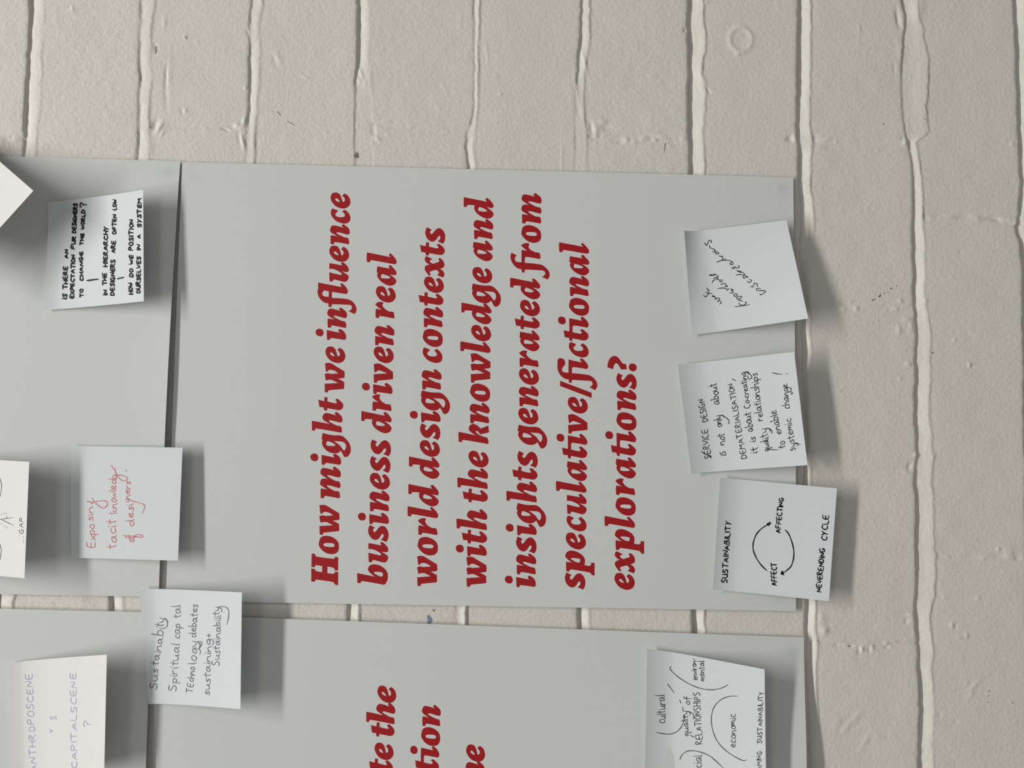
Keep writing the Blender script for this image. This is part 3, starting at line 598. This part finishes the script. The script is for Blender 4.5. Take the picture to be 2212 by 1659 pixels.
def write1(sheet, strokes, origin, width, material, name='handwriting', kk=K, lift=.07):
    verts = []; faces = []
    r = random.Random(5)
    for st in strokes:
        st = np.asarray(st, float)
        wmul = 1.0
        p = smooth_line(st)
        seg = np.linalg.norm(np.diff(p, axis=0), axis=1)
        keep = np.concatenate([[True], seg > 1e-6]); p = p[keep]
        if len(p) < 2: continue
        px = p/kk+np.array(origin)
        w = width/kk/2
        t = np.gradient(px, axis=0); t /= np.linalg.norm(t, axis=1)[:, None]+1e-9
        n = np.stack([-t[:, 1], t[:, 0]], -1)
        px = px.copy(); px[0] -= t[0]*w*.6; px[-1] += t[-1]*w*.6
        ww = np.full(len(px), w)*np.array([1+.16*math.sin(i*.9+len(verts)) for i in range(len(px))]); ww[0] *= .6; ww[-1] *= .55
        a = px+n*ww[:, None]; b = px-n*ww[:, None]
        q = np.concatenate([a, b]); P = sheet.on(q[:, 0], q[:, 1], lift)
        m_ = len(px); b0 = len(verts)
        verts += list(P)
        for i in range(m_-1): faces.append((b0+i, b0+i+1, b0+m_+i+1, b0+m_+i))
    fa = np.array(faces); vs = np.array(verts)
    nrm = np.cross(vs[fa[:, 1]]-vs[fa[:, 0]], vs[fa[:, 2]]-vs[fa[:, 0]])
    flip = nrm[:, 1] > 0; fa[flip] = fa[flip][:, ::-1]
    return mesh_obj(name, vs, fa, material, sheet.o, smooth=False)
def blob(sheet, poly, origin, material, name='arrowhead'):
    p = np.array(poly, float)/K+np.array(origin); P = sheet.on(p[:, 0], p[:, 1], .075)
    return mesh_obj(name, P, [tuple(range(len(p)))[::-1]], material, sheet.o, smooth=False)

# sticky notes ---------------------------------------------------------------
def note_h(base, a, v0, H0, H1, pw, wav=0.0, tw=0.0):
    def f(u, v):
        u = np.asarray(u, float); v = np.asarray(v, float)
        top = a*np.clip(1-v/v0, 0, 1)**2*(1+tw*(.5-u)*1.6)
        low = np.clip((v-v0)/(1-v0), 0, 1)**pw*(H0*(1-u)+H1*u)
        return base+top+low+wav*np.sin(np.pi*u)*v*v
    return f
def note(corners, hf, label, material=M_note, group='handwritten sticky notes on the wall'):
    s = Sheet(corners, hf, 28, 40, 'sticky_note', material, thick=.14)
    tag(s.o, label, 'note', group); return s

n_is = note([(105.2, 435.8), (309.2, 410.1), (310.6, 650.7), (96.8, 669.4)], note_h(4.4, .5, .12, 9.5, 10.5, 1.35),
            'white note in black marker capitals starting is there an, below the blank tilted note')
n_ex = note([(152, 963), (394.3, 967), (384.5, 1211.2), (153.7, 1205.5)], note_h(4.6, .3, .15, 3.6, 5.0, 1.1),
            'white note with faint red handwriting, overhanging the gap between two posters')
n_su = note([(301, 1272), (522.5, 1279.6), (519.3, 1531.9), (321, 1521)], note_h(4.6, .4, .12, 10, 10.5, 1.3),
            'white note with five lines of grey pencil script, bridging the poster gap')
n_un = note([(1477.8, 498.4), (1699, 475.6), (1746, 688), (1494, 724)], note_h(4.0, 2.3, .22, 4.5, 10.5, 1.3, 0, .9),
            'white note with black pen script running diagonally, curling off the poster')
n_sd = note([(1464, 787.6), (1715.5, 759.9), (1744.4, 1004.8), (1492.9, 1023.2)], note_h(4.2, 1.8, .22, 8.5, 9, 1.35),
            'white note densely filled with pen handwriting about service design')
n_cy = note([(1555.3, 1031.6), (1808, 1055), (1790.5, 1298.6), (1539, 1274)], note_h(4.0, 1.6, .2, 4.5, 5, 1.3),
            'white note with two curved arrows forming a circle between marker words')
n_re = note([(1397.7, 1402), (1651.6, 1446), (1655, 1699), (1393, 1660)], note_h(4.0, 1.7, .22, 10, 11.5, 1.3),
            'white note with pen arcs enclosing words, on the poster cut by the frame')
n_an = note([(17, 1433), (230.8, 1414.2), (225, 1671), (24, 1688)], note_h(4.0, .3, .12, 14, 14, 1.3),
            'warm white note with faded purple pencil capitals', M_notew)
n_ga = note([(-178, 985), (63.1, 997.6), (52.9, 1249.4), (-186, 1232)], note_h(4.0, .5, .12, 15, 16, 1.3),
            'white note cut by the frame with thin lines and the word gap', M_notew)
n_bl = note([(-115, 255), (72, 412), (-84, 585), (-265, 420)], note_h(4.0, .5, .12, 26, 20, 1.2),
            'blank note turned at forty-five degrees, only its pointed corner in view', M_notew)

N2 = (80, 400); N4 = (100, 950); N5 = (280, 1265); N7 = (1440, 465); N8 = (1440, 755); N9 = (1500, 1030); N10 = (1370, 1389); N6 = (0, 1389); N3 = (0, 980)
def words(lst, slant=0.0):
    o = []
    for w_ in lst: o.append(('word', w_[1], w_[2], word(*w_, slant=slant)))
    return o
write(n_is, words([('IS', 395, 1510, 398, 1442, 55), ('THERE', 402, 1375, 405, 1075, 56), ('AN', 406, 970, 410, 848, 44),
 ('EXPECTATION', 488, 1505, 508, 925, 50), ('FUR', 500, 850, 515, 680, 45), ('DESIGNERS', 514, 635, 536, 240, 48),
 ('TO', 612, 1485, 608, 1372, 45), ('CHANGE', 612, 1270, 605, 875, 45), ('THE', 612, 795, 625, 635, 42), ('WORLD', 625, 590, 638, 325, 44), ('?', 655, 285, 655, 232, 85),
 ('IN', 930, 1460, 928, 1388, 50), ('THE', 922, 1322, 920, 1162, 50), ('HIERARCHY', 932, 1080, 942, 545, 52),
 ('DESIGNERS', 1025, 1462, 1034, 985, 52), ('ARE', 1034, 900, 1042, 735, 50), ('OFTEN', 1050, 650, 1052, 385, 50), ('LOW', 1055, 330, 1056, 190, 46),
 ('HOW', 1273, 1445, 1266, 1290, 54), ('DO', 1275, 1220, 1275, 1105, 50), ('WE', 1270, 1050, 1275, 925, 46), ('POSITION', 1275, 865, 1278, 450, 54),
 ('OURSELVES', 1370, 1435, 1376, 945, 52), ('IN', 1372, 865, 1372, 788, 46), ('A', 1374, 705, 1375, 655, 46), ('SYSTEM', 1382, 560, 1386, 172, 52)])
 + [[(662, 1267), (815, 1247)], [(1070, 1242), (1150, 1225)]], N2, 20, I_black)

write(n_ex, words([('Expo', 650, 1435, 640, 1120, 110), ('sin', 625, 1075, 610, 890, 90), ('tacit', 930, 1440, 930, 1062, 130), ('knowled', 935, 975, 925, 520, 110), ('of', 1165, 1355, 1155, 1265, 110),
  ('desi', 1165, 1150, 1150, 850, 110), ('ners', 1108, 790, 1118, 555, 95)], slant=.0)
 + [[(535, 815), (575, 825), (630, 830), (600, 850), (590, 835)], [(610, 770), (650, 840), (730, 905), (780, 905), (820, 855), (800, 812), (730, 805), (620, 832)],
    [(870, 500), (905, 470), (940, 480), (920, 520), (875, 505)], [(890, 465), (1000, 468), (1085, 500), (1060, 545), (1000, 545), (945, 480), (905, 400), (925, 385)], [(860, 340), (905, 400)],
    [(1050, 800), (1075, 780), (1105, 800), (1090, 830), (1055, 815)], [(1105, 800), (1200, 828), (1300, 855), (1310, 900), (1272, 975)],
    [(1010, 1268), (1150, 1275), (1290, 1305), (1270, 1260), (1180, 1255), (1150, 1330)], [(1060, 402), (1064, 412), (1060, 416)]], N4, 11, I_red)

write(n_su, words([('Sus', 362, 1380, 378, 1110, 100), ('taina', 380, 1060, 440, 700, 100), ('bi', 445, 670, 460, 560, 150), ('ty', 448, 550, 460, 440, 130),
  ('Spiritual', 612, 1405, 668, 780, 110), ('cap', 665, 705, 672, 510, 110), ('tal', 685, 430, 678, 262, 120),
  ('TEchno', 835, 1425, 868, 1085, 90), ('logy', 885, 1040, 900, 745, 115), ('debates', 882, 690, 905, 255, 100),
  ('sustaining', 1065, 1455, 1082, 715, 95), ('+', 1085, 690, 1085, 645, 80), ('Sustainabili', 1190, 1065, 1210, 400, 95), ('ty', 1185, 390, 1190, 290, 95)])
 + [[(470, 430), (505, 480), (500, 530), (485, 560)], [(1165, 285), (1230, 276), (1290, 288), (1318, 330), (1316, 410), (1290, 520)], [(900, 740), (955, 745), (965, 770), (930, 830)], [(905, 760), (945, 770), (920, 820)]], N5, 12, I_pencil)

write(n_un, [[(1232, 1045), (1252, 1060), (1285, 1035), (1318, 1012), (1300, 998), (1215, 1003), (1190, 990), (1192, 966), (1250, 975)],
 [(1110, 938), (1130, 958), (1152, 940), (1160, 905), (1182, 898), (1205, 918), (1202, 946)], [(1070, 870), (1078, 892), (1112, 890), (1130, 868), (1118, 856), (1095, 852)],
 [(1042, 800), (1014, 812), (1018, 838), (1048, 832), (1060, 810), (1042, 800)], [(1060, 806), (1082, 830), (1078, 812)], [(918, 795), (965, 782), (1015, 798), (1040, 785), (1000, 752), (940, 735)],
 [(860, 690), (872, 712), (900, 706), (905, 684), (880, 690)], [(905, 684), (925, 700), (960, 700), (966, 676), (945, 662)], [(925, 735), (990, 762)],
 [(862, 628), (836, 636), (846, 656), (878, 654), (884, 628), (852, 606), (800, 596), (748, 602)], [(660, 625), (720, 602), (790, 574)], [(692, 540), (728, 545), (752, 575), (735, 592)], [(745, 540), (728, 552)],
 [(688, 490), (655, 488), (642, 506), (668, 518), (696, 508), (688, 490)], [(566, 400), (570, 432), (625, 448), (640, 462), (628, 488), (606, 486)], [(640, 462), (656, 488)],
 [(508, 365), (512, 385), (530, 405), (548, 365), (566, 330), (592, 334), (598, 354), (585, 368)],
 [(903, 1216), (1000, 1202), (1102, 1188)], [(958, 1165), (968, 1185), (1010, 1200), (1048, 1178), (1060, 1155), (1035, 1152)], [(1012, 1140), (962, 1132), (952, 1112), (985, 1104), (1000, 1080), (985, 1072)], [(962, 1132), (925, 1105), (945, 1075), (985, 1078)],
 [(930, 1040), (898, 1045), (888, 1068), (915, 1080), (940, 1062), (930, 1040)], [(832, 1028), (862, 1035), (890, 1025), (868, 1000), (838, 992), (870, 1000), (888, 985), (850, 975)], [(672, 972), (760, 962), (812, 985), (795, 1000)], [(812, 985), (830, 975)],
 [(716, 925), (745, 908), (778, 905), (788, 925), (810, 945), (795, 950), (765, 940)], [(740, 858), (706, 862), (700, 880), (728, 888), (745, 872)], [(604, 900), (612, 872), (640, 855), (690, 850)], [(700, 862), (660, 820), (625, 835), (622, 845)],
 [(562, 792), (600, 790), (655, 778), (630, 800), (570, 802)], [(640, 785), (695, 812), (655, 828)],
 [(700, 1178), (722, 1172), (725, 1150), (690, 1130), (668, 1148)], [(690, 1130), (710, 1108), (676, 1095), (640, 1118)], [(640, 1118), (650, 1098), (625, 1076), (600, 1082)], [(605, 1062), (640, 1080)],
 [(490, 1058), (505, 1082), (530, 1078), (545, 1045), (570, 1030)], [(515, 1022), (560, 1035), (605, 1040)], [(530, 962), (540, 985), (570, 998), (545, 1012)]], N7, 11, I_pen)

write(n_sd, words([('SERVICE', 590, 1440, 542, 1050, 88), ('DESIGN', 548, 945, 488, 650, 86), ('IS', 788, 1402, 785, 1345, 72), ('not', 775, 1262, 765, 1110, 105), ('only', 735, 1022, 718, 870, 105), ('about', 706, 722, 662, 440, 115),
 ('DEMATERIALISATION', 1062, 1440, 885, 440, 78), ('it', 1208, 1372, 1205, 1290, 110), ('is', 1182, 1222, 1180, 1155, 95), ('about', 1155, 1078, 1110, 830, 110), ('Co-creating', 1108, 772, 1048, 300, 90),
 ('qua', 1365, 1345, 1350, 1200, 90), ('lity', 1355, 1195, 1325, 1045, 110), ('relationships', 1280, 938, 1205, 310, 105), ('to', 1570, 1305, 1562, 1212, 105), ('enable', 1530, 1115, 1455, 798, 110),
 ('systemic', 1712, 1332, 1645, 910, 105), ('change', 1632, 780, 1602, 452, 105)], slant=-.12)
 + [[(460, 1350), (500, 1385), (560, 1408), (600, 1445), (560, 1420)], [(718, 870), (770, 890), (825, 935), (832, 975), (815, 985)], [(870, 390), (915, 415)], [(1050, 300), (1100, 320), (1135, 360), (1120, 398), (1075, 385), (1080, 350)],
    [(1325, 1045), (1370, 1050), (1405, 1090), (1395, 1115)], [(1320, 1315), (1400, 1332), (1485, 1330)], [(1602, 560), (1660, 560), (1675, 590), (1640, 590)], [(1400, 308), (1470, 325), (1535, 330)], [(1590, 320), (1596, 326), (1598, 320)], [(1700, 1245), (1775, 1262)]], N8, 11, I_pen)

write(n_cy, words([('SUSTAINABILITY', 432, 1408, 482, 585, 70), ('AFFECT', 1088, 1442, 1092, 1140, 74), ('AFFECTING', 1138, 745, 1182, 275, 64), ('NEVERENDING', 1680, 1528, 1735, 945, 70), ('CYCLE', 1755, 850, 1785, 505, 74)])
 + [[(960, 1243), (890, 1180), (820, 1080), (780, 980), (775, 910), (790, 830), (830, 745), (900, 675), (985, 630)],
    [(1205, 705), (1250, 750), (1290, 850), (1315, 950), (1322, 1040), (1305, 1140), (1270, 1210), (1180, 1275)]], N9, 16, I_black, 'curved_arrow', True)
blob(n_cy, [(953, 622), (985, 604), (1012, 600), (1018, 618), (985, 655), (965, 645)], N9, I_black)
blob(n_cy, [(1158, 1242), (1185, 1262), (1190, 1308), (1160, 1300), (1140, 1290)], N9, I_black)

write(n_re, words([('cultural', 415, 1065, 405, 690, 125), ('quality', 722, 1235, 705, 905, 84), ('of', 738, 820, 735, 700, 84), ('RELATIONSHIPS', 908, 1335, 872, 650, 92), ('environ-', 838, 490, 815, 208, 78),
 ('mental', 932, 502, 928, 240, 85), ('economic', 1348, 1385, 1345, 940, 100), ('SUSTAINABILITY', 1690, 1330, 1712, 640, 64), ('AMING', 1688, 1690, 1692, 1428, 64), ('social', 895, 1760, 895, 1490, 120)], slant=-.05)
 + [[(300, 1187), (390, 1205), (460, 1212), (540, 1195), (610, 1140), (650, 1070), (662, 1000), (655, 950)], [(440, 543), (480, 590), (530, 665)], [(650, 905), (640, 850)], [(620, 800), (600, 755)],
    [(490, 305), (470, 335), (500, 380), (580, 450), (700, 530), (830, 590), (950, 618), (1060, 622), (1160, 600), (1245, 553)],
    [(1370, 706), (1270, 703), (1170, 735), (1080, 810), (1035, 900), (1020, 1000), (1030, 1120), (1060, 1220), (1110, 1320), (1200, 1420), (1330, 1510), (1460, 1570), (1490, 1545)],
    [(605, 1550), (625, 1490), (690, 1435), (780, 1425), (900, 1450), (1010, 1500), (1090, 1570), (1180, 1659)], [(712, 905), (770, 925), (798, 980), (780, 1015)], [(735, 1215), (770, 1240), (800, 1245)]], N10, 10.5, I_soft)

write(n_an, words([('ANTHROPOSCENE', 490, 1700, 425, 395, 90), ('v', 700, 1195, 702, 1150, 90), ('s', 740, 1015, 735, 970, 150), ('CAPITALSCENE', 1025, 1665, 1010, 385, 78), ('?', 1205, 1120, 1205, 1045, 90)]), N6, 11, I_purple)
write(n_ga, words([('GAP', 310, 1065, 315, 850, 62)])
 + [[(0, 872), (90, 858), (182, 850)], [(0, 868), (85, 905), (180, 952)], [(308, 1170), (314, 1168)], [(310, 1140), (316, 1138)], [(310, 1106), (316, 1104)],
    [(-40, 250), (0, 325), (28, 430), (0, 575), (-30, 640)], [(-30, 1140), (5, 1215), (20, 1300), (0, 1410)], [(18, 810), (26, 806)], [(50, 795), (58, 792)], [(75, 785), (85, 795)], [(15, 935), (24, 932)], [(60, 965), (68, 962)], [(90, 985), (96, 980)], [(85, 830), (92, 850)]], N3, 7.5, I_soft)

# ------------------------------------------------------------------ small scuffs on the painted bricks
def scuff(pts, material, name='scuff_mark'):
    p = np.array(pts, float); V, U = plane(p[:, 0], p[:, 1])
    hh = wall_h(V, U).max()+.05
    return mesh_obj(name, w3(V, U, np.full(len(p), hh)), [tuple(range(len(p)))[::-1]], material, wall, smooth=False)
scuff([(763, 336), (768, 332), (771, 328), (772, 333), (773, 340), (768, 342)], M_dirt)
scuff([(922, 1330), (926, 1328), (932, 1335), (933, 1342), (928, 1349), (922, 1349), (924, 1340)], M_blue)
scuff([(934, 1317), (938, 1316), (940, 1320), (937, 1322)], M_dirt)
scuff([(335, 98), (338, 102), (338, 112), (335, 117), (336, 107)], M_dirt)
scuff([(1437, 308), (1439, 309), (1437, 318), (1435, 326), (1434, 331), (1435, 320)], M_dirt)
for x, y, s in ((1886, 648, 2.6), (1890, 646, 1.6), (1900, 640, 3.2), (1902, 637, 2.2), (1910, 633, 1.8), (1918, 631, 1.4), (1925, 623, 2.4), (1937, 617, 1.6),
                (2137, 1493, 1.8), (2135, 1503, 1.6), (2134, 1517, 1.6), (2014, 762, 2.2), (2188, 1518, 1.8), (1997, 258, 1.6), (1909, 268, 2.0), (1835, 1396, 2)):
    scuff([(x-s, y), (x-s*.3, y-s*.8), (x+s, y-s*.3), (x+s*.5, y+s*.8), (x-s*.5, y+s*.6)], M_dirt)
for p in ([(598, 241), (600, 240), (607, 249), (606, 250)], [(620, 262), (621, 261), (637, 270), (636, 271)], [(400, 77), (402, 80), (403, 85), (401, 83)]):
    scuff(p, M_dirt)
scuff([(1855, 56), (1857, 55), (1857, 77), (1855, 79)], M_edge)
